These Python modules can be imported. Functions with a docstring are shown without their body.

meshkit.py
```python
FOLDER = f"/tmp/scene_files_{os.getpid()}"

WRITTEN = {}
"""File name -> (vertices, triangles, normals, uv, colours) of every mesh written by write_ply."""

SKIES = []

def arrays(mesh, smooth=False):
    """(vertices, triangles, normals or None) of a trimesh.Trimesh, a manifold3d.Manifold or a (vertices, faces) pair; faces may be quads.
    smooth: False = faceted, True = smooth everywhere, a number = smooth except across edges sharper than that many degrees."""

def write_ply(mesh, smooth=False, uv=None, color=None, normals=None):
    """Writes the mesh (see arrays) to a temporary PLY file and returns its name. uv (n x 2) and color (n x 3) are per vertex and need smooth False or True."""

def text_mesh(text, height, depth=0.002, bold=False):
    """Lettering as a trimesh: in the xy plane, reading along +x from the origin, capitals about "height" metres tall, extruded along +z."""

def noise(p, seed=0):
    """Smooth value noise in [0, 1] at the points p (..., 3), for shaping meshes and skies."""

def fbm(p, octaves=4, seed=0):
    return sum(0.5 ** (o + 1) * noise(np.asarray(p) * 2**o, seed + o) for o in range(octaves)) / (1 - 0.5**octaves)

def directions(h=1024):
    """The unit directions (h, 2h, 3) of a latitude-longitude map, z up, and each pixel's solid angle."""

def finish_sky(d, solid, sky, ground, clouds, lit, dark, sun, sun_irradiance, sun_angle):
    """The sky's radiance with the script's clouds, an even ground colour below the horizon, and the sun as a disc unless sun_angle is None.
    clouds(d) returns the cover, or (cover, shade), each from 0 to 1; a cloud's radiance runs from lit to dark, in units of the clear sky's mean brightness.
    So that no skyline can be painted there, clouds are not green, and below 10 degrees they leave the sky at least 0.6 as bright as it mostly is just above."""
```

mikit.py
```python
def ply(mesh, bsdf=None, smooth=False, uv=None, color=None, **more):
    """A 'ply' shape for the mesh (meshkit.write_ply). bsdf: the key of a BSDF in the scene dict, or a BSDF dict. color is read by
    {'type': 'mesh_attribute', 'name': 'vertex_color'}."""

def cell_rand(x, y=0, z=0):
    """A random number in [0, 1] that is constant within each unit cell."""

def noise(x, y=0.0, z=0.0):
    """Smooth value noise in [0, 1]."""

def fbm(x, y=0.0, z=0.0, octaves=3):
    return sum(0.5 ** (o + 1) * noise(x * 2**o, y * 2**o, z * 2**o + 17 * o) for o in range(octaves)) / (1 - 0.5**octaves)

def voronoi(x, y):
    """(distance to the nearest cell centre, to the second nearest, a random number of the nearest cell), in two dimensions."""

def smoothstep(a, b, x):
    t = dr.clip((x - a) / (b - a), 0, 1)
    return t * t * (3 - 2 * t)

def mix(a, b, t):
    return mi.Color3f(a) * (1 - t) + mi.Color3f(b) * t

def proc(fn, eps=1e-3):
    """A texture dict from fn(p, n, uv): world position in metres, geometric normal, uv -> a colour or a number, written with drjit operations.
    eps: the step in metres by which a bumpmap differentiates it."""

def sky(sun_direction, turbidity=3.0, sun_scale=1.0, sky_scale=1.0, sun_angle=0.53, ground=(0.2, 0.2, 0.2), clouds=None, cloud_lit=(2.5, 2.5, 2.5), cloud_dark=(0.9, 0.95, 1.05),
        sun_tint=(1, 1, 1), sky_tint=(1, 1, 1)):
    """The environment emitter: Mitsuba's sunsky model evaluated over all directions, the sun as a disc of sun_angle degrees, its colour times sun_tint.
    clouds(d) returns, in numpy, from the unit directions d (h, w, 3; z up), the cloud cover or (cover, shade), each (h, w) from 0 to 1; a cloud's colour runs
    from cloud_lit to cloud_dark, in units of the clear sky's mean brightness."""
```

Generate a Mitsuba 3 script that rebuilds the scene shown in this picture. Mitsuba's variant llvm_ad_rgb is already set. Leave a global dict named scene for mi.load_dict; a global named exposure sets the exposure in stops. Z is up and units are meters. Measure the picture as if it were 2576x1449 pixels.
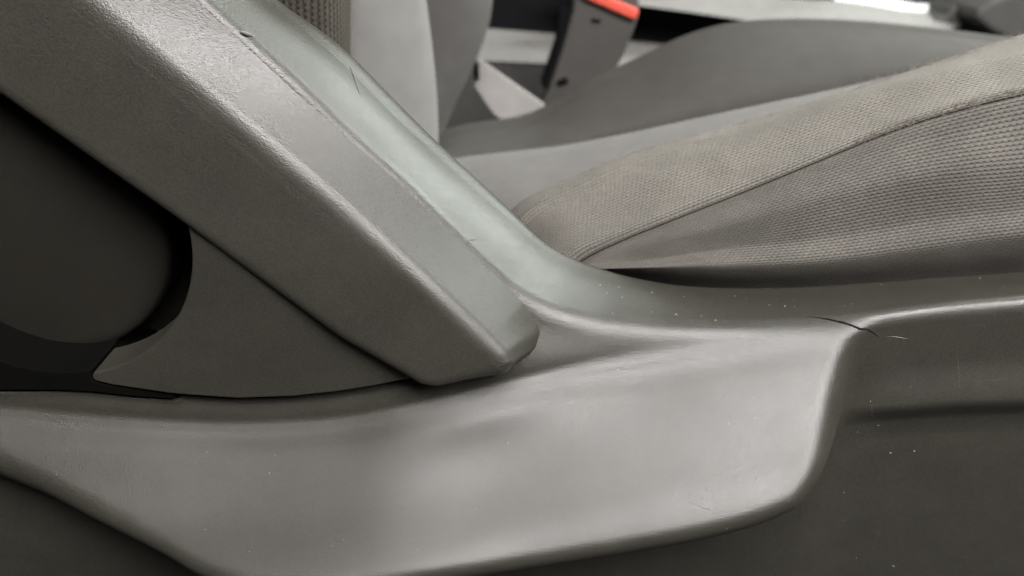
import math
import numpy as np
import trimesh
import shapely
import shapely.geometry as sg
from scipy.ndimage import gaussian_filter1d
from scipy.interpolate import CubicSpline, PchipInterpolator
from scipy.spatial import cKDTree
import drjit as dr
import mitsuba as mi
import mikit
import meshkit
from mikit import noise, fbm, cell_rand, smoothstep, mix, proc

T = mi.ScalarTransform4f
rng = np.random.default_rng(7)

# ------------------------------------------------------------------ camera, light, exposure
CAM = np.array([0.0, -0.27, 0.13])
AIM = np.array([0.0, 0.0, 0.0])
FOV = 62.0
exposure = 0.40
scene, labels = {}, {}
scene['camera'] = {
    'type': 'thinlens', 'fov': FOV, 'fov_axis': 'x', 'aperture_radius': 0.0019, 'focus_distance': 0.305,
    'near_clip': 0.01, 'far_clip': 50.0,
    'to_world': T().look_at(origin=CAM.tolist(), target=AIM.tolist(), up=[0, 0, 1])}


def lamp(name, pos, aim, w, h, rgb, label):
    """A rectangular lamp or added light panel: housing and glowing diffuser."""
    m = T().look_at(origin=pos, target=aim, up=[0, 1, 0.01])
    scene[name + '__diffuser'] = {'type': 'rectangle', 'to_world': m @ T().scale([w / 2, h / 2, 1]),
                                  'emitter': {'type': 'area', 'radiance': {'type': 'rgb', 'value': rgb}},
                                  'bsdf': {'type': 'ref', 'id': 'lamp_white'}}
    scene[name + '__housing'] = {'type': 'cube', 'to_world': m @ T().translate([0, 0, -0.03]) @ T().scale([w / 2 + 0.02, h / 2 + 0.02, 0.025]),
                                 'bsdf': {'type': 'ref', 'id': 'lamp_white'}}
    labels[name] = {'label': label, 'category': 'lamp'}


scene['lamp_white'] = {'type': 'diffuse', 'reflectance': {'type': 'rgb', 'value': [0.8, 0.8, 0.8]}}
lamp('ceiling_lamp', [0.42, -0.68, 0.90], [0.10, 0, 0], 1.40, 0.52, [11.2, 10.75, 10.6], 'long white lamp above the open door')
lamp('windscreen_glow', [0.92, 0.60, 0.60], [0, 0, 0.02], 1.0, 0.6, [6.6, 7.2, 6.75], 'cool glowing panel added in place of daylight through the windscreen')  # unseen panel added to stand in for windscreen daylight

# ------------------------------------------------------------------ helpers
fwd = (AIM - CAM) / np.linalg.norm(AIM - CAM)
right = np.cross(fwd, [0, 0, 1]); right /= np.linalg.norm(right)
upv = np.cross(right, fwd)
TX = math.tan(math.radians(FOV / 2))


def rays(uv):
    uv = np.atleast_2d(np.asarray(uv, float))
    a = (uv[:, 0] - 1288) / 1288 * TX
    b = -(uv[:, 1] - 724.5) / 1288 * TX
    return fwd + a[:, None] * right + b[:, None] * upv


def at(uv, Y):
    """Points of the plane y = Y measured from the photograph (2576 x 1449 pixels)."""
    d = rays(uv)
    t = (np.asarray(Y, float) - CAM[1]) / d[:, 1]
    return CAM + d * np.reshape(t, (-1, 1))


def at1(u, v, Y):
    return at([[u, v]], Y)[0]


def chord(p):
    s = np.r_[0, np.cumsum(np.linalg.norm(np.diff(p, axis=0), axis=1))]
    return s / s[-1]


def resample(p, n, s=None, sigma=0.0, kind='lin'):
    """n points along the polyline p (parameter s), rounded by a gaussian of sigma samples."""
    p = np.asarray(p, float)
    s = chord(p) if s is None else s
    q = np.linspace(0, 1, n)
    if kind == 'lin':
        o = np.stack([np.interp(q, s, p[:, k]) for k in range(p.shape[1])], 1)
    else:
        o = PchipInterpolator(s, p, axis=0)(q)
    return gaussian_filter1d(o, sigma, axis=0, mode='nearest') if sigma else o


def spline(p, n, s=None):
    p = np.asarray(p, float)
    s = chord(p) if s is None else s
    return CubicSpline(s, p, axis=0)(np.linspace(0, 1, n))


def sheet(P):
    """(vertices, faces, uv in metres) of a grid of points (rows, columns, 3)."""
    r, c = P.shape[:2]
    idx = np.arange(r * c).reshape(r, c)
    a, b, d, e = idx[:-1, :-1].ravel(), idx[:-1, 1:].ravel(), idx[1:, 1:].ravel(), idx[1:, :-1].ravel()
    f = np.vstack([np.stack([a, b, d], 1), np.stack([a, d, e], 1)])
    u = np.cumsum(np.r_[0, np.linalg.norm(np.diff(P, axis=1), axis=2).mean(0)])
    v = np.cumsum(np.r_[0, np.linalg.norm(np.diff(P, axis=0), axis=2).mean(1)])
    U, V = np.meshgrid(u, v)
    return P.reshape(-1, 3), f, np.stack([U.ravel(), V.ravel()], 1)


def put(key, mesh, bsdf, smooth=True, uv=None, label=None):
    scene[key] = mikit.ply(mesh, bsdf, smooth=smooth, uv=uv)
    if label:
        labels[key] = {'label': label}


def put_sheet(key, P, bsdf, label=None):
    v, f, uv = sheet(P)
    put(key, (v, f), bsdf, True, uv, label)


def smax(a, b, h):
    k = np.clip(0.5 + 0.5 * (a - b) / h, 0, 1)
    return b * (1 - k) + a * k + h * k * (1 - k)


def smin(a, b, h):
    return -smax(-a, -b, h)


def sstep(a, b, x):
    t = np.clip((x - a) / (b - a), 0, 1)
    return t * t * (3 - 2 * t)


def sdf(poly, x, z):
    """Signed distance (positive inside) of a shapely polygon in the xz plane."""
    n = max(200, int(poly.exterior.length / 0.00025))
    ring = np.array([poly.exterior.interpolate(i / n, normalized=True).coords[0] for i in range(n)])
    d = cKDTree(ring).query(np.stack([x.ravel(), z.ravel()], 1))[0].reshape(x.shape)
    return np.where(shapely.contains_xy(poly, x.ravel(), z.ravel()).reshape(x.shape), d, -d)


def rounded_plate(front_xz, y, back, r, rows=7, closed=True):
    """A solid plate: flat front at depth y in the outline, a rounded edge of radius r, sides that run to the points back (n, 3)."""
    n = len(front_xz)
    tan = np.roll(front_xz, -1, 0) - np.roll(front_xz, 1, 0)
    tan /= np.linalg.norm(tan, axis=1, keepdims=True) + 1e-12
    area = 0.5 * np.sum(front_xz[:, 0] * np.roll(front_xz[:, 1], -1) - np.roll(front_xz[:, 0], -1) * front_xz[:, 1])
    inward = np.stack([-tan[:, 1], tan[:, 0]], 1) * np.sign(area)
    yf = y if callable(y) else (lambda x, z: np.full(len(x), y))
    P1 = np.stack([front_xz[:, 0], yf(front_xz[:, 0], front_xz[:, 1]), front_xz[:, 1]], 1)
    ins = front_xz + inward * r
    P0 = np.stack([ins[:, 0], yf(ins[:, 0], ins[:, 1]), ins[:, 1]], 1)
    side = back - P1
    side /= np.linalg.norm(side, axis=1, keepdims=True)
    P2 = P1 + side * r
    ring = [(1 - q) ** 2 * P0 + 2 * q * (1 - q) * P1 + q * q * P2 for q in np.linspace(0, 1, rows)]
    for q in (0.35, 0.7, 1.0):
        ring.append(P2 + (back - P2) * q)
    tuck = back.copy(); tuck[:, [0, 2]] += inward * 0.002; tuck[:, 1] += 0.001
    ring.append(tuck)
    P = np.array(ring)
    P = np.concatenate([P, P[:, :1]], 1)
    v, f, _ = sheet(P)
    poly = sg.Polygon(ins).buffer(0)
    cv, cf = trimesh.creation.triangulate_polygon(poly, engine='earcut')
    cap = np.stack([cv[:, 0], yf(cv[:, 0], cv[:, 1]), cv[:, 1]], 1)
    if sg.Polygon(ins).exterior.is_ccw:
        cf = cf[:, ::1]
    m = trimesh.util.concatenate([trimesh.Trimesh(v, f, process=False), trimesh.Trimesh(cap, cf, process=False)])
    return m


# ------------------------------------------------------------------ materials
def turned(p, k):
    return (0.62 * p[0] + 0.55 * p[1] - 0.56 * p[2] + k, -0.12 * p[0] + 0.77 * p[1] + 0.63 * p[2] + 2 * k, 0.78 * p[0] - 0.32 * p[1] + 0.54 * p[2] - k)


def turned2(p, k):
    return (0.36 * p[0] - 0.48 * p[1] + 0.80 * p[2] + k, 0.80 * p[0] + 0.60 * p[1] + k, -0.48 * p[0] + 0.64 * p[1] + 0.60 * p[2] + 3 * k)


def grain(p):
    a, b = turned(p, 0.31), turned2(p, 0.77)
    return noise(a[0] * 2300, a[1] * 2300, a[2] * 2300) * 0.6 + noise(b[0] * 3100, b[1] * 3100, b[2] * 3100) * 0.5


def plastic(key, rgb, rough, bump=0.00007, spec=0.5, var=0.12):
    def colour(p, n, uv):
        g = grain(p)
        w = fbm(p[0] * 60, p[1] * 60, p[2] * 60, 3)
        return mi.Color3f(rgb) * (1 + var * 2.6 * (g - 0.55) + var * 1.5 * (w - 0.5))

    def roughness(p, n, uv):
        return rough + 0.10 * (fbm(p[0] * 45, p[1] * 45, p[2] * 45 + 9, 3) - 0.5) + 0.16 * (grain(p) - 0.55)
    scene[key] = {'type': 'twosided', 'bsdf': {'type': 'bumpmap', 'scale': bump, 'texture': proc(lambda p, n, uv: grain(p), eps=1.2e-4),
                  'bsdf': {'type': 'principled', 'base_color': proc(colour), 'roughness': proc(roughness), 'specular': spec}}}


plastic('plastic_trim', [0.040, 0.0378, 0.0305], 0.42, bump=0.00014, spec=1.0, var=0.2)
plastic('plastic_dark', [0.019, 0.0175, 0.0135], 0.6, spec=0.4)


def knit(key, rgb, pu, pv, depth, contrast, slant=0.0):
    """Knitted cloth: rows of small loops, staggered, with dark pits between."""
    def height(u, v):
        u = dr.log(1 + 2.4 * mi.Float(u)) / 2.4
        v = v + slant * u + 0.12 * pv * (noise(u * 180, v * 180) - 0.5)
        row = dr.floor(v / pv)
        uu = u / pu + 0.5 * (row - 2 * dr.floor(row / 2)) + 0.2 * (noise(u * 350, v * 350, 5) - 0.5)
        fu, fv = uu - dr.floor(uu) - 0.5, v / pv - row - 0.5
        pit = dr.exp(-(dr.square(fu / 0.27) + dr.square((fv + 0.36) / 0.27))) + dr.exp(-(dr.square(fu / 0.27) + dr.square((fv - 0.64) / 0.27)))
        line = dr.exp(-dr.square((dr.abs(fv) - 0.5) / 0.2))
        return 1 - 0.75 * pit - 0.3 * line

    def colour(p, n, uv):
        h = height(uv[0], uv[1])
        j = cell_rand(dr.floor(uv[0] / pu), dr.floor(uv[1] / pv), 3)
        w = fbm(uv[0] * 70, uv[1] * 70, 1.0, 3)
        return mi.Color3f(rgb) * (1 - contrast + contrast * h) * (0.93 + 0.14 * j) * (0.85 + 0.3 * w)
    scene[key] = {'type': 'twosided', 'bsdf': {'type': 'bumpmap', 'scale': depth, 'texture': proc(lambda p, n, uv: height(uv[0], uv[1]), eps=1.5e-4),
                  'bsdf': {'type': 'principled', 'base_color': proc(colour), 'roughness': 0.9, 'specular': 0.2, 'sheen': 0.4}}}


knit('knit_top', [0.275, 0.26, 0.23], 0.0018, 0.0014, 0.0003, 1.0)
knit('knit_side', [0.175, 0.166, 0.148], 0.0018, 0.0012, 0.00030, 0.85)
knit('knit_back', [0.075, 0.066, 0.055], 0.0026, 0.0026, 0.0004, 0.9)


def plain(key, rgb, rough, spec=0.3, var=0.1, scale=90, metallic=0.0):
    scene[key] = {'type': 'twosided', 'bsdf': {'type': 'principled', 'metallic': metallic, 'specular': spec, 'roughness': rough,
                  'base_color': proc(lambda p, n, uv: mi.Color3f(rgb) * (1 + var * 2 * (fbm(p[0] * scale, p[1] * scale, p[2] * scale, 3) - 0.5)))}}


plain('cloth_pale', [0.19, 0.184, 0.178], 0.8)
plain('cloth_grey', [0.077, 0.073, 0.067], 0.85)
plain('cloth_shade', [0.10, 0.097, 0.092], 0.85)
plain('webbing_grey', [0.40, 0.385, 0.37], 0.7)
plain('buckle_grey', [0.085, 0.082, 0.076], 0.55)
plain('button_red', [0.85, 0.13, 0.09], 0.4)
plain('console_pale', [0.27, 0.262, 0.25], 0.6)
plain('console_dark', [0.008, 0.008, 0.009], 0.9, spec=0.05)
plain('console_grey', [0.10, 0.097, 0.092], 0.6)
plain('sill_glare', [0.85, 0.85, 0.84], 0.35)  # sunlit glare of the far strip put into a near-white colour
plain('carpet_dark', [0.008, 0.008, 0.008], 0.95, var=0.5, scale=900)
plain('rail_metal', [0.55, 0.52, 0.48], 0.4, metallic=0.6)
plain('thread_dark', [0.06, 0.052, 0.042], 0.9)
plain('crack_black', [0.008, 0.008, 0.008], 0.9)
plain('dust_white', [0.6, 0.58, 0.53], 0.6)
plain('fuzz_grey', [0.30, 0.27, 0.235], 0.9)
plain('crumb_green', [0.45, 0.50, 0.25], 0.8)
plain('sliver_pale', [0.25, 0.245, 0.225], 0.8)
plain('scratch_dark', [0.05, 0.05, 0.046], 0.8)
plain('scratch_grey', [0.16, 0.155, 0.14], 0.8)
plain('recess_shade_black', [0.005, 0.005, 0.0045], 0.9, spec=0.02)  # near-black that carries the shade of the knob recess

# ------------------------------------------------------------------ the seat: side trim
YR, YB = 0.023, 0.058
ridge_px = [(275, -240), (395, -120), (515, 0), (640, 115), (760, 225), (900, 365), (1010, 458), (1110, 560), (1200, 645), (1290, 728), (1380, 778), (1500, 806),
            (1650, 820), (1800, 820), (1950, 812), (2075, 803), (2170, 794), (2265, 780), (2390, 764), (2576, 748), (2800, 730), (3050, 712)]
back_px = [(480, -240), (590, -120), (705, 0), (792, 57), (880, 126), (1000, 250), (1100, 350), (1190, 435), (1290, 530), (1370, 612), (1450, 655), (1560, 690),
           (1690, 716), (1820, 723), (1960, 723), (2075, 717), (2170, 711), (2265, 703), (2390, 695), (2576, 680), (2800, 660), (3050, 640)]
NT = 900
R3 = at(ridge_px, YR)
B3 = at(back_px, YB)
sR = chord(R3)
ridge = resample(R3, NT, sR, 10)
backe = resample(B3, NT, sR, 12)
tanr = np.gradient(ridge, axis=0)
tanr /= np.linalg.norm(tanr, axis=1, keepdims=True)
Nrm = np.stack([-tanr[:, 2], 0 * tanr[:, 0], tanr[:, 0]], 1)
Nrm = gaussian_filter1d(Nrm, 14, axis=0, mode='nearest'); Nrm /= np.linalg.norm(Nrm, axis=1, keepdims=True)

# outlines that sit in the trim's outer face
arm_front_px = [(-60, -230), (60, -133), (220, 0), (480, 203), (850, 514), (1130, 765), (1225, 855), (1267, 889), (1286, 915), (1268, 944), (1180, 966), (1095, 984),
                (1055, 977), (1020, 955), (850, 858), (420, 545), (0, 250), (-160, 140), (-400, -30)]
arm_back_px = [(215, -250), (345, -135), (490, -2), (735, 224), (1020, 474), (1240, 688), (1318, 765), (1366, 832), (1360, 872), (1292, 921)]
LEAN = 0.11


def at_lean(uv, k):
    d = rays(uv)
    t = (k * CAM[2] - CAM[1]) / (d[:, 1] - k * d[:, 2])
    return CAM + d * t[:, None]


arm_F = at_lean(arm_front_px, LEAN)
arm_B = arm_F.copy(); arm_B[:, 1] = 0.021
arm_B[:10] = at(arm_back_px, 0.021)
s_arm = chord(arm_F)
NA = 1000
armF = resample(arm_F, NA, s_arm, 1.8)
armB = resample(arm_B, NA, s_arm, 1.8)
arm_poly = sg.Polygon(armF[:, [0, 2]]).buffer(0)
GC = at1(62, 596, 0.004)
knob_r = np.linalg.norm(at1(415, 596, 0.026)[[0]] - at1(62, 596, 0.026)[[0]])
KC = at1(62, 596, 0.026)
HC = at1(86, 588, 0.010)
HR = np.linalg.norm(at1(472, 588, 0.010) - HC)
hole = sg.Point(HC[0], HC[2]).buffer(HR, 128)
G2 = at1(62, 600, 0.0035)
G2R = np.linalg.norm(at1(472, 600, 0.0035) - G2)
hole2 = sg.Point(G2[0], G2[2]).buffer(G2R, 128)
g_px = [(300, 400), (700, 640), (1100, 920), (1035, 950), (940, 970), (850, 984), (740, 996), (600, 1001), (430, 990), (280, 972), (150, 945), (0, 915), (-300, 850), (-300, 100), (0, 100)]
g_poly = sg.Polygon(at(g_px, 0.004)[:, [0, 2]]).buffer(0).buffer(-0.002).buffer(0.002)
left_gap = sg.Polygon(at([(-400, 200), (-400, 985), (0, 984), (150, 984), (230, 988), (330, 999), (440, 1006), (450, 970), (330, 960), (330, 500)], 0.006)[:, [0, 2]]).buffer(0)
inset = left_gap.union(g_poly.buffer(0.0016)).union(arm_poly.buffer(0.0016)).union(hole.buffer(0.001)).buffer(0.0006).buffer(-0.0006)
if inset.geom_type != 'Polygon':
    inset = max(inset.geoms, key=lambda g: g.area)
inset = sg.Polygon(inset.exterior)

valley = at([(-600, 945), (-200, 1008), (0, 1030), (280, 1056), (600, 1072), (850, 1060), (1020, 1030), (1200, 988), (1400, 938), (1570, 912), (1800, 872), (2000, 836), (2100, 820), (2250, 800), (2600, 760)],
            [0.006] * 7 + [0.009, 0.015, 0.0185, 0.0205, 0.0215, 0.022, 0.022, 0.022])
vx = np.linspace(valley[0, 0], valley[-1, 0], 1200)
vsig = 0.014 / (vx[1] - vx[0])
zv_s = gaussian_filter1d(PchipInterpolator(valley[:, 0], valley[:, 2])(vx), vsig * 6.0, mode='nearest')
yv_g = gaussian_filter1d(PchipInterpolator(valley[:, 0], valley[:, 1])(vx), vsig, mode='nearest')


def zv_of(x):
    return np.interp(x, vx, zv_g)


def yv_of(x):
    return np.interp(x, vx, yv_g)


zv_g = gaussian_filter1d(PchipInterpolator(valley[:, 0], valley[:, 2])(vx), vsig * 0.6, mode='nearest')
s_tab = np.linspace(0, 0.3, 1501)
slope = 1.18 + 0.2 * (1 - sstep(0.003, 0.010, s_tab)) + 0.2 * sstep(0.02, 0.045, s_tab)
dent = -sstep(0.003, 0.011, s_tab) * (1 - sstep(0.013, 0.036, s_tab))
ramp = np.r_[0, np.cumsum(slope[:-1]) * (s_tab[1] - s_tab[0])]
fill = sstep(0.022, 0.034, s_tab) * (1 - sstep(0.046, 0.062, s_tab))
dent = dent - fill * dent.sum() / fill.sum() * 0.7
ramp_dent = np.r_[0, np.cumsum(dent[:-1]) * (s_tab[1] - s_tab[0])]
tip = -sstep(-0.001, 0.009, s_tab) * (1 - sstep(0.010, 0.026, s_tab))
fill = sstep(0.018, 0.034, s_tab) * (1 - sstep(0.040, 0.075, s_tab))
tip = tip - fill * tip.sum() / fill.sum() * 0.75
ramp_tip = np.r_[0, np.cumsum(tip[:-1]) * (s_tab[1] - s_tab[0])]


def incline(x, z):
    xc = np.clip(x, valley[0, 0], valley[-1, 0])
    s = zv_of(xc) - z
    s = s + (np.interp(x, vx, zv_s) - zv_of(x)) * sstep(0.0, 0.035, s)
    w = 0.36 * (1 - sstep(-0.12, 0.07, x))
    r = np.interp(s, s_tab, ramp) + w * np.interp(s, s_tab, ramp_dent) + 0.36 * np.exp(-((x + 0.010) / 0.036) ** 2) * np.interp(s, s_tab, ramp_tip)
    return yv_of(xc) - np.where(s > 0, r, 2.0 * s)


def hit(uv, fn):
    """Where the rays through the pixels meet the surface y = fn(x, z)."""
    d = rays(uv)
    lo, hi = np.full(len(d), 0.05), np.full(len(d), 0.9)
    for _ in range(26):
        m = (lo + hi) / 2
        p = CAM + d * m[:, None]
        front = p[:, 1] < fn(p[:, 0], p[:, 2])
        lo, hi = np.where(front, m, lo), np.where(front, hi, m)
    return CAM + d * lo[:, None]


low = hit([(-500, 1010), (-200, 1130), (0, 1207), (100, 1248), (200, 1300), (300, 1350), (400, 1402), (480, 1450), (640, 1510), (900, 1540), (1150, 1500), (1300, 1460), (1500, 1415), (1700, 1378),
           (1900, 1338), (2050, 1300), (2300, 1250), (2900, 1100)], incline)
zlow_of = PchipInterpolator(low[:, 0], low[:, 2])
ylow_of = PchipInterpolator(low[:, 0], low[:, 1])
edge = hit([(900, 1640), (1300, 1560), (1560, 1503), (1760, 1455), (1900, 1403), (1990, 1347), (2046, 1282), (2078, 1212), (2102, 1110), (2120, 1010), (2144, 910), (2172, 840), (2215, 797)], incline)[::-1]
edge = np.vstack([edge[0] + 3 * (edge[0] - edge[1]), edge])
eline = np.stack([np.interp(np.linspace(0, 1, 4000), chord(edge[:, [0, 2]]), edge[:, k]) for k in range(3)], 1)
eline = gaussian_filter1d(eline, 90, axis=0, mode='nearest')
etree = cKDTree(eline[:, [0, 2]])
eord = np.argsort(eline[:, 2])


def edge_cut(x, z):
    """Distance outside the lobe's right and lower outline, and the lobe's depth at the nearest place of the outline."""
    d, i = etree.query(np.stack([x.ravel(), z.ravel()], 1))
    out = np.where(x.ravel() > np.interp(z.ravel(), eline[eord, 2], eline[eord, 0]), 1.0, -1.0)
    return (d * out).reshape(x.shape), eline[i, 1].reshape(x.shape)


step_line = at([(2100, 1050), (2250, 1035), (2400, 1024), (2576, 1018), (3000, 1005)], 0.024)


def outer(x, z):
    """Depth y of the trim's outer face."""
    zr = np.interp(x, ridge[:, 0], ridge[:, 2])
    xv = np.clip(x, valley[0, 0], valley[-1, 0])
    zt = np.minimum(zr, zv_of(xv) + 0.045)
    wall = 0.0225 + (yv_of(xv) - 0.0225) * sstep(0.0, 1.0, (zt - z) / np.maximum(zt - zv_of(xv), 0.004))
    zs = np.interp(x, step_line[:, 0], step_line[:, 2])
    wall = wall + 0.0045 * sstep(-0.007, 0.006, zs - z) * sstep(0.125, 0.155, x) - 0.003 * sstep(0.02, 0.0, np.abs(z - zs - 0.004)) * sstep(0.125, 0.16, x)
    xc = np.clip(x, low[0, 0], low[-1, 0])
    e = incline(x, z)
    lean = 0.02 + 1.15 * (1 - sstep(-0.13, 0.0, x))
    e = smax(e, ylow_of(xc) + lean * (zlow_of(xc) - z), 0.017)
    d, ye = edge_cut(x, z)
    e = smax(e, np.maximum(ye, -0.034) + 2.0 * d, 0.024)
    return smin(wall, e, 0.006 + 0.004 * sstep(0.0, 0.06, x))


def trim_face(x, z):
    y = outer(x, z)
    d = sdf(inset, x, z)
    g = sstep(-0.0007, 0.0009, d)
    y = y * (1 - g) + np.maximum(y + 0.012, 0.055) * g
    return y - 0.0004 * np.exp(-((d + 0.0016) / 0.0012) ** 2)


rr = (0.0050 + 0.0032 * np.exp(-((ridge[:, 0] - 0.045) / 0.035) ** 2))[:, None]
topdir = backe - ridge
toplen = np.linalg.norm(topdir, axis=1, keepdims=True)
topdir = topdir / toplen
rows = []
roll = backe + topdir * 0.004 - Nrm * 0.006
rows.append(roll - Nrm * 0.03 + np.array([0, 0.001, 0]))
rows.append(roll - Nrm * 0.006)
wide = 0.004 + 0.0045 * sstep(0.01, -0.05, ridge[:, :1])
for q in np.linspace(0, 1, 9):
    a, b, c = roll, backe + topdir * 0.004, backe - topdir * wide
    rows.append((1 - q) ** 2 * a + 2 * q * (1 - q) * b + q * q * c)
a0 = backe - topdir * wide
b0 = ridge + topdir * rr
for q in np.linspace(0, 1, 14)[1:-1]:
    rows.append(a0 + (b0 - a0) * q + Nrm * 0.0013 * math.sin(math.pi * q) ** 1.0 * sstep(0.12, -0.02, ridge[:, :1]))
p2 = ridge - Nrm * rr
p2[:, 1] = np.minimum(outer(p2[:, 0], p2[:, 2]), YR + 0.001)
for q in np.linspace(0, 1, 12):
    rows.append((1 - q) ** 2 * b0 + 2 * q * (1 - q) * ridge + q * q * p2)
top_rows = np.array(rows)
dd = np.r_[np.arange(0.0004, 0.17, 0.00042), np.linspace(0.171, 0.30, 60)]
front = p2[None] - Nrm[None] * dd[:, None, None]
yf = trim_face(front[..., 0], front[..., 2])
front[..., 1] = yf
trim_P = np.concatenate([top_rows, front], 0)
sm_P = gaussian_filter1d(trim_P, 2.2, axis=0, mode='nearest')
ri = np.arange(len(trim_P))[:, None, None] - len(top_rows)
wt = np.exp(-((ri - 2) / 7.0) ** 2) * sstep(-0.01, 0.03, ridge[:, 0])[None, :, None]
trim_P = trim_P * (1 - wt) + sm_P * wt
put_sheet('car_seat__side_trim', trim_P, 'plastic_trim', 'grey moulded plastic valance with a rounded ridge and a cracked edge')
labels['car_seat'] = {'label': 'grey knit fabric car seat with dark plastic side trim and slanted recliner cover', 'category': 'car seat'}

# recliner cover (the slanted arm), side panel, round knob
put('car_seat__recliner_cover', rounded_plate(armF[:, [0, 2]], lambda x, z: LEAN * z, armB, 0.0052, 11), 'plastic_trim', 40, None, 'slanted dark plastic cover with a blunt rounded tip')
gp = g_poly.difference(hole2).difference(arm_poly.buffer(-0.004))
if gp.geom_type != 'Polygon':
    gp = max(gp.geoms, key=lambda g: g.centroid.x)
gp = gp.buffer(-0.002).buffer(0.002)
ring = np.array([gp.exterior.interpolate(i / 900, normalized=True).coords[0] for i in range(900)])
gb = np.stack([ring[:, 0], np.full(len(ring), 0.022), ring[:, 1]], 1)
gm = trimesh.Trimesh(*trimesh.remesh.subdivide_to_size(*(lambda m: (m.vertices, m.faces))(rounded_plate(ring, 0.0035, gb, 0.0009, 5)), 0.003, max_iter=30), process=False)
gm.merge_vertices()
hd = np.hypot(gm.vertices[:, 0] - G2[0], gm.vertices[:, 2] - G2[2]) - G2R
gm.vertices[:, 1] += 0.002 * (1 - np.clip(hd / 0.03, 0, 1)) ** 2
put('car_seat__side_panel', gm, 'plastic_trim', 40, None, 'flat plastic panel under the slanted cover')
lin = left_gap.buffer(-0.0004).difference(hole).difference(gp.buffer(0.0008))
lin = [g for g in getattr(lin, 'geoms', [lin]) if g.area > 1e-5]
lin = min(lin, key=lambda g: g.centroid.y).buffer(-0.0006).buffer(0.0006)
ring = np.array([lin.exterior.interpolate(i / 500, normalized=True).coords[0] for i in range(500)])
put('car_seat__recess_shade_plate', rounded_plate(ring, 0.0056, np.stack([ring[:, 0], np.full(len(ring), 0.05), ring[:, 1]], 1), 0.0008, 4), 'recess_shade_black', 40, None, 'added black plate painting the shade around the knob')  # plate added to fill the recess, its darkness is painted shade
prof = [(0, 0.0118), (knob_r * 0.5, 0.0122), (knob_r * 0.85, 0.0132), (knob_r - 0.004, 0.0142), (knob_r - 0.0015, 0.0152), (knob_r - 0.0003, 0.0172), (knob_r, 0.020), (knob_r, 0.034)]
prof = np.array(prof) + np.array([0, 0.0135])
an = np.linspace(0, 2 * math.pi, 161)
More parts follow.
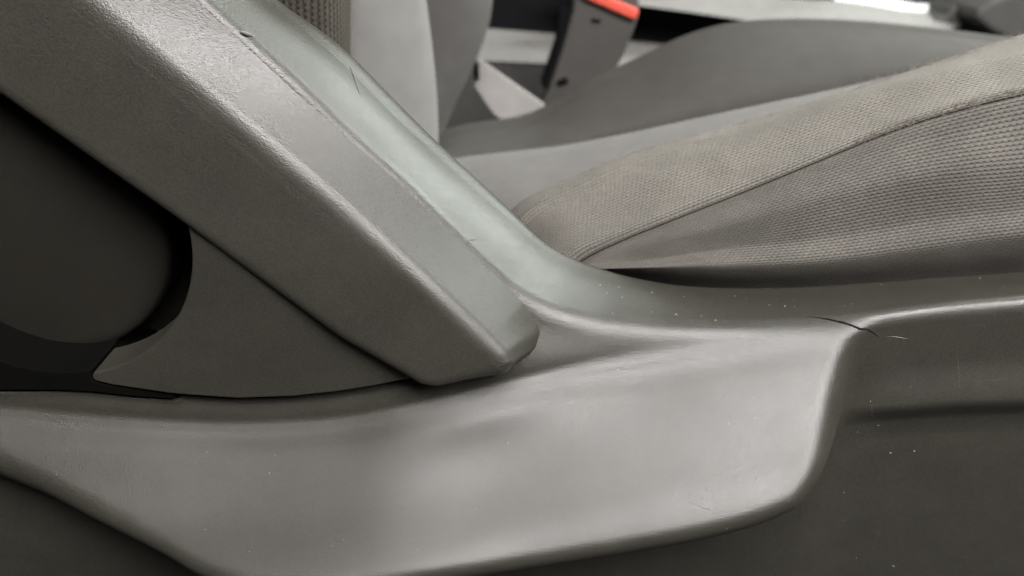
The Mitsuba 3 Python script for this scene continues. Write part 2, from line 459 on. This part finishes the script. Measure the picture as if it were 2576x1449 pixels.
KP = np.stack([KC[0] + prof[:, :1] * np.cos(an), np.repeat(prof[:, 1:], len(an), 1), KC[2] + prof[:, :1] * np.sin(an)], -1)
v, f, _ = sheet(KP)
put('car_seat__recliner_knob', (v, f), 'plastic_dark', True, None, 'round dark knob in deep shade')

# ------------------------------------------------------------------ the seat: cushion
NC = 420


def line(px, Y, n=NC):
    Y = np.asarray(Y, float) if np.ndim(Y) else np.full(len(px), Y)
    return spline(at(px, Y), n)


seam = line([(1330, 760), (1425, 690), (1465, 655), (1530, 620), (1700, 550), (2000, 430), (2300, 311), (2576, 237), (2900, 160)], [0.080, 0.076, 0.074, 0.072, 0.071, 0.070, 0.070, 0.070, 0.070])
mid1 = line([(1280, 730), (1380, 650), (1420, 600), (1490, 570), (1660, 500), (1960, 385), (2260, 270), (2540, 195), (2870, 110)], 0.080)
mid2 = line([(1230, 690), (1330, 600), (1380, 545), (1450, 510), (1610, 440), (1900, 335), (2180, 230), (2480, 150), (2840, 60)], 0.094)
crest = line([(1160, 660), (1260, 570), (1290, 528), (1390, 470), (1540, 405), (1810, 327), (2110, 238), (2440, 132), (2800, 20)], 0.112)
fall1 = crest + np.array([0, 0.012, -0.004])
fall2 = crest + np.array([0, 0.030, -0.022])
fall3 = crest + np.array([0, 0.045, -0.050])
tuck_t = seam + np.array([0, 0.0035, -0.0022])
tuck_t2 = seam + np.array([0, 0.010, -0.004])
K = np.array([tuck_t2, tuck_t, seam + np.array([0, 0.0003, 0.0004]), seam * 0.75 + mid1 * 0.25 + np.array([0, -0.0018, 0.0012]), mid1, mid2, crest, fall1, fall2, fall3])
ks = np.array([0, 0.06, 0.10, 0.2, 0.4, 0.6, 0.78, 0.86, 0.94, 1.0])
top = PchipInterpolator(ks, K, axis=0)(np.linspace(0, 1, 150))
rq = np.linspace(0, 1, 150)[:, None]
cq = np.linspace(0, 1, NC)[None]
welt = np.exp(-((rq - 0.69 - 0.02 * cq) / 0.012) ** 2) - 0.7 * np.exp(-((rq - 0.655 - 0.02 * cq) / 0.014) ** 2)
top += (0.0009 * welt * (1 - sstep(0.25, 0.6, cq)))[..., None] * np.array([0, -0.6, 0.8])
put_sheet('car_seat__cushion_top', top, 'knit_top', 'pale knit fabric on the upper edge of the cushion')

low1 = line([(1350, 740), (1440, 700), (1500, 700), (1600, 712), (1800, 735), (2050, 735), (2300, 715), (2576, 692), (2900, 670)], 0.077)
low2 = line([(1345, 742), (1440, 684), (1500, 677), (1590, 674), (1780, 668), (2040, 655), (2300, 622), (2576, 585), (2900, 575)], [0.066, 0.064, 0.063, 0.061, 0.059, 0.058, 0.058, 0.058, 0.058])
fold_d = line([(1345, 742), (1440, 680), (1500, 668), (1585, 660), (1770, 630), (2030, 600), (2300, 555), (2576, 520), (2900, 470)], [0.070, 0.068, 0.067, 0.066, 0.064, 0.0625, 0.0615, 0.061, 0.061])
fold_u = line([(1345, 742), (1440, 676), (1490, 656), (1570, 632), (1750, 590), (2020, 520), (2300, 455), (2576, 425), (2900, 370)], [0.075, 0.072, 0.070, 0.0675, 0.0635, 0.061, 0.060, 0.060, 0.060])
up1 = line([(1345, 742), (1432, 684), (1475, 652), (1545, 620), (1720, 560), (2010, 455), (2300, 360), (2576, 300), (2900, 220)], [0.078, 0.075, 0.0725, 0.070, 0.0675, 0.0665, 0.0665, 0.0665, 0.0665])
K = np.array([low1 + np.array([0, 0.01, -0.02]), low1, low2, fold_d, fold_u, up1, seam + np.array([0, -0.0004, -0.0006]), seam + np.array([0, 0.003, -0.0016]), seam + np.array([0, 0.010, -0.003])])
ks = np.array([0, 0.1, 0.28, 0.45, 0.6, 0.8, 0.9, 0.94, 1.0])
side = PchipInterpolator(ks, K, axis=0)(np.linspace(0, 1, 170))
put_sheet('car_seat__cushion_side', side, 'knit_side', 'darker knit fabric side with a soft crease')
# seam thread in the groove
def tube(path, r, n=8):
    t = np.gradient(path, axis=0); t /= np.linalg.norm(t, axis=1, keepdims=True) + 1e-12
    a = np.cross(t, [0.1, 0.2, 1.0]); a /= np.linalg.norm(a, axis=1, keepdims=True)
    b = np.cross(t, a)
    ang = np.linspace(0, 2 * math.pi, n + 1)
    r = np.broadcast_to(r, (len(path),))
    return np.stack([path + (a * math.cos(x) + b * math.sin(x)) * r[:, None] for x in ang], 0)


put_sheet('car_seat__seam', tube(seam + np.array([0, 0.0022, -0.0006]), 0.0008), 'thread_dark', 'dark seam running up across the cushion')

# centre and far side of the cushion
c_near = crest + np.array([0, 0.045, -0.045])
c_far_px = [(1040, 420), (1160, 396), (1400, 368), (1700, 312), (1990, 252), (2200, 205), (2450, 140), (2800, 40)]
c_far = line(c_far_px, 0.27)
c_mid = line([(1100, 540), (1200, 480), (1400, 425), (1690, 350), (1960, 285), (2180, 235), (2450, 165), (2800, 80)], 0.20)
cen = PchipInterpolator([0, 0.45, 1], np.array([c_near, c_mid, c_far]), axis=0)(np.linspace(0, 1, 60))
put_sheet('car_seat__cushion_centre', cen, 'cloth_pale', 'pale middle of the cushion')
f_top = line([(1040, 380), (1110, 333), (1200, 310), (1340, 283), (1460, 215), (1600, 148), (1720, 92), (1830, 60), (2000, 47), (2200, 55), (2400, 76), (2576, 98), (2800, 130)], 0.36)
f_b = resample(c_far, NC)
f_m = f_b * 0.45 + f_top * 0.55 + np.array([0, -0.022, 0.0])
K = np.array([f_b + np.array([0, 0.004, -0.01]), f_b, f_m, f_top + np.array([0, -0.010, -0.004]), f_top, f_top + np.array([0, 0.02, -0.006]), f_top + np.array([0, 0.035, -0.05])])
far = PchipInterpolator([0, 0.05, 0.45, 0.75, 0.83, 0.9, 1.0], K, axis=0)(np.linspace(0, 1, 70))
put_sheet('car_seat__far_bolster', far, 'cloth_grey', 'grey far bolster of the cushion')

# backrest: knit bolster near the trim, pale centre, shaded far bolster
def upright(key, edges, bsdf, label, n=60, m=40):
    """A padded upright: rows of (pixel list, depth) from its near edge to its far edge."""
    K = np.array([spline(at(px, Y), n) for px, Y in edges])
    P = PchipInterpolator(np.linspace(0, 1, len(K)), K, axis=0)(np.linspace(0, 1, m))
    put_sheet(key, P, bsdf, label)


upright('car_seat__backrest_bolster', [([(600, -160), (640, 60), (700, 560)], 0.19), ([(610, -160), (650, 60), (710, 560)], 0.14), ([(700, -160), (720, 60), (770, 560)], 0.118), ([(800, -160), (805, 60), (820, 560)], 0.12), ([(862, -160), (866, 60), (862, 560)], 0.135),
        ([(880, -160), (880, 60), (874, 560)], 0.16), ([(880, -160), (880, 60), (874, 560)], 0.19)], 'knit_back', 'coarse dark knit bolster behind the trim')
upright('car_seat__backrest_centre', [([(872, -160), (872, 140), (872, 560)], 0.20), ([(884, -160), (884, 140), (884, 560)], 0.195), ([(980, -160), (990, 140), (990, 560)], 0.215), ([(1030, -160), (1068, 130), (1075, 560)], 0.24), ([(1045, -160), (1086, 130), (1100, 330), (1085, 560)], 0.262),
        ([(1045, -160), (1088, 130), (1101, 330), (1085, 560)], 0.30)], 'cloth_pale', 'pale smooth middle of the backrest')
upright('car_seat__backrest_far_bolster', [([(1000, -160), (1030, 130), (1040, 560)], 0.345), ([(1060, -160), (1085, 130), (1060, 560)], 0.34), ([(1160, -160), (1160, 100), (1120, 230), (1085, 560)], 0.345), ([(1206, -160), (1206, 130), (1160, 230), (1100, 400)], 0.37), ([(1207, -160), (1207, 130), (1161, 230), (1100, 400)], 0.45)],
        'cloth_shade', 'shaded grey far bolster of the backrest')

# ------------------------------------------------------------------ belt parts
def slab(px, Y, thick, bsdf, key, label=None, r=0.002, sub=12):
    """A plate with rounded edges whose front outline is given at depth Y."""
    p = at(px, Y)[:, [0, 2]]
    poly = sg.Polygon(p).buffer(-r * 1.2).buffer(r * 1.2, 8)
    n = 160
    ring = np.array([poly.exterior.interpolate(i / n, normalized=True).coords[0] for i in range(n)])
    back = np.stack([ring[:, 0], np.full(n, Y + thick), ring[:, 1]], 1)
    put(key, rounded_plate(ring, Y, back, r, 5), bsdf, 40, None, label)


slab([(1452, -60), (1610, -8), (1604, 52), (1570, 140), (1540, 190), (1450, 300), (1340, 300), (1380, 225), (1418, 110), (1440, 30)], 0.45, 0.016, 'buckle_grey', 'seat_belt_buckle__body', r=0.0035)
slab([(1452, -26), (1470, -34), (1610, 26), (1600, 50), (1588, 48), (1470, -4)], 0.444, 0.018, 'button_red', 'seat_belt_buckle__release_button', 'red release button on the slanted top', r=0.002)
slab([(1405, 30), (1441, 20), (1424, 95), (1385, 222), (1360, 222), (1400, 100)], 0.452, 0.022, 'console_dark', 'seat_belt_buckle__shell_edge', 'black edge of the buckle shell', r=0.002)
slab([(1400, 205), (1425, 195), (1432, 208), (1405, 218)], 0.447, 0.006, 'console_dark', 'seat_belt_buckle__stalk_bolt', 'small dark fixing low on the buckle', r=0.001)
slab([(1488, 46), (1512, 50), (1510, 60), (1487, 56)], 0.4488, 0.003, 'console_dark', 'seat_belt_buckle__mark', 'small dark moulded mark below the button', r=0.0006)
labels['seat_belt_buckle'] = {'label': 'grey seat belt buckle with a red release button behind the far bolster', 'category': 'seat belt buckle'}

slab([(1203, 148), (1222, 160), (1368, 262), (1372, 275), (1330, 310), (1275, 312), (1240, 285), (1194, 218), (1198, 165)], 0.40, 0.002, 'webbing_grey', 'seat_belt_strap__webbing', r=0.0007)
slab([(1192, 162), (1204, 158), (1206, 200), (1196, 208), (1190, 185)], 0.398, 0.006, 'console_dark', 'seat_belt_strap__slot', 'black slot at the upper end', r=0.001)
labels['seat_belt_strap'] = {'label': 'pale grey flat strap hanging slantwise beside the seat belt buckle', 'category': 'belt strap'}

# ------------------------------------------------------------------ centre console and what lies beyond
def block(key, quads, bsdf, label=None):
    P = np.array([at(px, Y) for px, Y in quads])
    v, f, uv = sheet(P)
    put(key, (v, f), bsdf, False, None, label)


block('centre_console__side', [([(1060, 420), (1500, 420), (2100, 420)], 0.56), ([(1060, 150), (1500, 165), (2100, 185)], 0.56)], 'console_grey')
block('centre_console__ledge', [([(1060, 146), (1420, 162), (2100, 190)], 0.557), ([(1060, 56), (1420, 84), (1700, 120), (2100, 160)][0:2] + [(2100, 150)], 0.66)], 'console_pale', 'pale flat ledge on the console')
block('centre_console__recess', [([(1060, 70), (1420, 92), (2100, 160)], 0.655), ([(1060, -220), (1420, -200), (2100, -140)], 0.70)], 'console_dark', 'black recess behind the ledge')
labels['centre_console'] = {'label': 'centre console with a pale ledge and a black recess behind the buckle', 'category': 'centre console'}
NB = 120
pl = spline(at([(1400, -12), (1490, 0), (1600, 13), (1700, 26), (1800, 40), (1890, 54), (1980, 70), (2300, 110)], 0.60), NB)
pm = spline(at([(1500, -60), (1600, -40), (1700, -25), (1800, -10), (1900, 5), (2087, 6), (2234, 30), (2420, 60)], 0.66), NB)
pu = spline(at([(1600, -110), (1700, -95), (1830, -70), (1930, -40), (2020, -14), (2100, 2), (2234, 21), (2420, 40)], 0.70), NB)
put_sheet('door_panel__lower', PchipInterpolator([0, .08, .6, 1], np.array([pl + np.array([0, .03, .001]), pl, pm, pu]), axis=0)(np.linspace(0, 1, 40)), 'console_pale')
s_lo = spline(at([(2000, -16), (2087, 1), (2154, 13), (2234, 22), (2315, 31), (2355, 28), (2385, 20), (2402, 26)], 0.70), NB)
s_hi = spline(at([(2000, -60), (2120, -32), (2220, -12), (2275, 4), (2320, 10), (2355, 6), (2385, 2), (2402, 14)], 0.74), NB)
put_sheet('door_panel__sill_strip', PchipInterpolator([0, .5, 1], np.array([s_lo, (s_lo + s_hi) / 2 + np.array([0, -0.004, .004]), s_hi]), axis=0)(np.linspace(0, 1, 14)), 'sill_glare', 'strip along the top edge with sunlit glare painted white')
labels['door_panel'] = {'label': 'pale panel with a top strip coloured white for sun glare beyond the far bolster', 'category': 'door panel'}
slab([(2440, 36), (2500, 0), (2600, -40), (2800, -40), (2800, 160), (2576, 120), (2498, 82)], 0.62, 0.1, 'console_grey', 'far_corner_trim', r=0.006)
labels['far_corner_trim'] = {'label': 'grey corner piece at the top right edge beyond the cushion', 'category': 'trim panel'}
slab([(2404, 14), (2430, 26), (2490, 80), (2480, 110), (2300, 90), (2330, 60), (2380, 40)], 0.66, 0.05, 'console_grey', 'trim_bracket', r=0.003)
labels['trim_bracket'] = {'label': 'dark grey bracket between the white strip and the corner piece', 'category': 'bracket'}
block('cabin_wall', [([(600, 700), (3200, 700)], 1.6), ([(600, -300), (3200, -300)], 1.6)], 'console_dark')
labels['cabin_wall'] = {'kind': 'structure'}

# floor
P = np.array([[[-1.5, -0.6, -0.24], [1.5, -0.6, -0.24]], [[-1.5, 1.2, -0.24], [1.5, 1.2, -0.24]]])
v, f, uv = sheet(P)
put('car_floor', (v, f), 'carpet_dark', False)
labels['car_floor'] = {'kind': 'structure'}

# ------------------------------------------------------------------ small things: crack, sliver, dust, fuzz, crumb, rail
def to_px(p):
    d = p - CAM
    w = d @ fwd
    return np.stack([1288 + 1288 * (d @ right) / w / TX, 724.5 - 1288 * (d @ upv) / w / TX], -1), w


tv = trim_P.reshape(-1, 3)
tpx, tw = to_px(tv)
inside = (tpx[:, 0] > -60) & (tpx[:, 0] < 2640) & (tpx[:, 1] > -60) & (tpx[:, 1] < 1510)
tv, tpx, tw = tv[inside], tpx[inside], tw[inside]
tree = cKDTree(tpx)


def on_trim(px):
    """Points of the side trim's surface that are seen at these places of the photograph."""
    out = []
    for q in np.atleast_2d(np.asarray(px, float)):
        d, i = tree.query(q, k=16)
        i = i[tw[i] < tw[i].min() + 0.004]
        w = 1 / (np.linalg.norm(tpx[i] - q, axis=1) + 0.3) ** 2
        out.append((tv[i] * w[:, None]).sum(0) / w.sum())
    return np.array(out)


crack_px = resample([(2028, 797), (2060, 800), (2090, 805), (2120, 812), (2146, 820), (2166, 829), (2172, 826), (2184, 828), (2198, 838), (2212, 848)], 60, None, 1.2)
cp = gaussian_filter1d(on_trim(crack_px), 1.0, axis=0)
cr = 0.00050 * np.sin(np.linspace(0.12, math.pi - 0.25, 60)) ** 0.7 * (0.85 + 0.3 * rng.random(60))
put_sheet('car_seat__side_trim__crack', tube(cp + np.array([0, 0.00008, -0.00004]), cr), 'crack_black', 'thin black crack across the ridge')
sp = gaussian_filter1d(on_trim(resample([(2232, 848), (2246, 846), (2262, 849), (2284, 852)], 30)), 1.0, axis=0)
put_sheet('car_seat__side_trim__scratch', tube(sp, 0.00016 * np.sin(np.linspace(0.1, 3.0, 30))), 'sliver_pale', 'short pale scratch beside the crack')

for k, q in enumerate([[(1722, 1262), (1800, 1288), (1852, 1300)], [(1690, 930), (1672, 975)], [(1560, 1030), (1612, 1046)], [(1800, 1010), (1830, 990)], [(2190, 1000), (2196, 1060)], [(2408, 880), (2414, 980)], [(1130, 1180), (1180, 1205)]]):
    pth = gaussian_filter1d(on_trim(resample(q, 40)), 1.2, axis=0)
    put_sheet(f'car_seat__side_trim__scratch_{k + 1:03d}', tube(pth, 0.00005 * np.sin(np.linspace(0.1, 3.0, 40))), 'scratch_dark' if k in (0, 1, 6) else 'scratch_grey')
for k, (q, lab) in enumerate([([(882, 168), (893, 205), (905, 238)], 'thin dark hair lying across the bright upper edge of the trim'), ([(1172, 614), (1184, 604), (1200, 602)], 'short curled dark fibre beside the trim ridge, low on the slope')]):
    pth = gaussian_filter1d(on_trim(resample(q, 40)), 1.5, axis=0) + np.array([0, -0.0001, 0.0002])
    nm = 'lint_fibre' + ('' if k == 0 else '_001')
    put_sheet(nm, tube(pth, 0.00007), 'scratch_dark')
    labels[nm] = {'label': lab, 'category': 'fibre'}

sl = on_trim([(604, 84), (642, 98)])
sm = trimesh.creation.icosphere(subdivisions=2)
ax = sl[1] - sl[0]
L = np.linalg.norm(ax); ax /= L
tz = np.cross(ax, [0.2, -0.6, 0.8]); tz /= np.linalg.norm(tz); ty = np.cross(tz, ax)
q = sm.vertices.copy()
taper = 1 - 0.75 * np.clip(q[:, :1], 0, 1) ** 1.2
sv = q[:, :1] * ax * L * 0.5 + q[:, 1:2] * taper * ty * 0.0008 + q[:, 2:3] * taper * tz * 0.0005 + sl.mean(0) + np.array([0.0002, -0.0008, 0.0008])
put('plastic_sliver', (sv, sm.faces), 'sliver_pale', False)
labels['plastic_sliver'] = {'label': 'tiny pale plastic sliver lying on the trim ridge near the top', 'category': 'sliver'}


def specks(px, size):
    base = trimesh.creation.icosphere(subdivisions=1)
    vs, fs = [], []
    for k, (p, r) in enumerate(zip(on_trim(px), size)):
        v = base.vertices * r * np.array([1 + rng.random(), 1, 0.5 + rng.random()]) * (0.7 + 0.5 * rng.random((len(base.vertices), 1)))
        vs.append(v + p + np.array([0, -0.3, 0.3]) * r); fs.append(base.faces + k * len(base.vertices))
    return np.vstack(vs), np.vstack(fs)


pts = [(2369, 690), (2465, 700), (2000, 772), (1974, 770), (1935, 768), (1850, 745), (1720, 745), (1640, 735), (1700, 790), (1765, 795), (1800, 806), (1556, 722), (1510, 716), (1478, 712), (1565, 748),
       (2246, 1128), (2240, 1140), (2247, 1424), (2300, 1135), (2190, 1010), (2210, 1070), (1555, 930), (1900, 1050)]
for _ in range(26):
    pts.append((rng.uniform(1500, 2560), rng.uniform(700, 800) - 0))
for _ in range(9):
    pts.append((rng.uniform(2120, 2330), rng.uniform(900, 1440)))
for _ in range(30):
    pts.append((rng.uniform(20, 2000), rng.uniform(1050, 1400)))
size = np.r_[rng.uniform(0.00009, 0.00019, 23), rng.uniform(0.00004, 0.00012, len(pts) - 23)]
put('dust_specks', specks(pts, size), 'dust_white', False)
labels['dust_specks'] = {'label': 'fine pale dust specks scattered over the plastic trim', 'category': 'dust', 'kind': 'stuff'}


def fibres(base, n, length, rad, up, spread):
    vs, fs, off = [], [], 0
    for _ in range(n):
        k = rng.integers(0, len(base))
        p = base[k] + rng.normal(0, spread, 3)
        d = np.array(up) + rng.normal(0, 0.8, 3); d /= np.linalg.norm(d)
        c = rng.normal(0, 1, 3)
        t = np.linspace(0, 1, 6)[:, None]
        path = p + d * t * length + np.cross(d, c) * (t ** 2) * length * 0.6 + d * 0
        P = tube(path, rad * np.linspace(1, 0.5, 6), 4)
        v, f, _ = sheet(P)
        vs.append(v); fs.append(f + off); off += len(v)
    return np.vstack(vs), np.vstack(fs)


spx, _ = to_px(seam)
put('car_seat__seam_fuzz', fibres(seam[(spx[:, 0] > 2150) & (spx[:, 0] < 2600)] + np.array([0, 0.0006, 0.0012]), 420, 0.0022, 0.00008, [0, -0.5, 0.8], 0.0004), 'fuzz_grey', False, None, 'fuzzy pilled threads along the seam')
labels['car_seat__seam_fuzz']['kind'] = 'stuff'
cpx, _ = to_px(crest)
put('car_seat__crest_fuzz', fibres(crest[(cpx[:, 0] > 1500) & (cpx[:, 0] < 2600)], 500, 0.0022, 0.00006, [0, -0.2, 1], 0.0006), 'fuzz_grey', False, None, 'stray fibres along the upper edge')
labels['car_seat__crest_fuzz']['kind'] = 'stuff'

cm = trimesh.creation.icosphere(subdivisions=2)
cc = at1(1524, 300, 0.318)
put('green_crumb', (cm.vertices * np.array([0.0028, 0.002, 0.0026]) * (0.8 + 0.4 * meshkit.noise(cm.vertices * 2.0)[:, None]) + cc, cm.faces), 'crumb_green', True)
labels['green_crumb'] = {'label': 'tiny pale green crumb stuck on the grey far bolster', 'category': 'crumb'}
for k, (a, b) in enumerate([((-60, 1330), (34, 1418)), ((-60, 1418), (70, 1432))]):
    p0, p1 = at1(*a, 0.03), at1(*b, 0.03)
    path = p0 + (p1 - p0) * np.linspace(0, 1, 12)[:, None]
    put_sheet('seat_rail__' + ('bar' if k == 0 else 'bar_001'), tube(path, 0.0022 * np.r_[np.full(9, 1), 0.8, 0.5, 0.05], 10), 'rail_metal')
labels['seat_rail'] = {'label': 'pale metal rail end in the dark lower left corner', 'category': 'seat rail'}
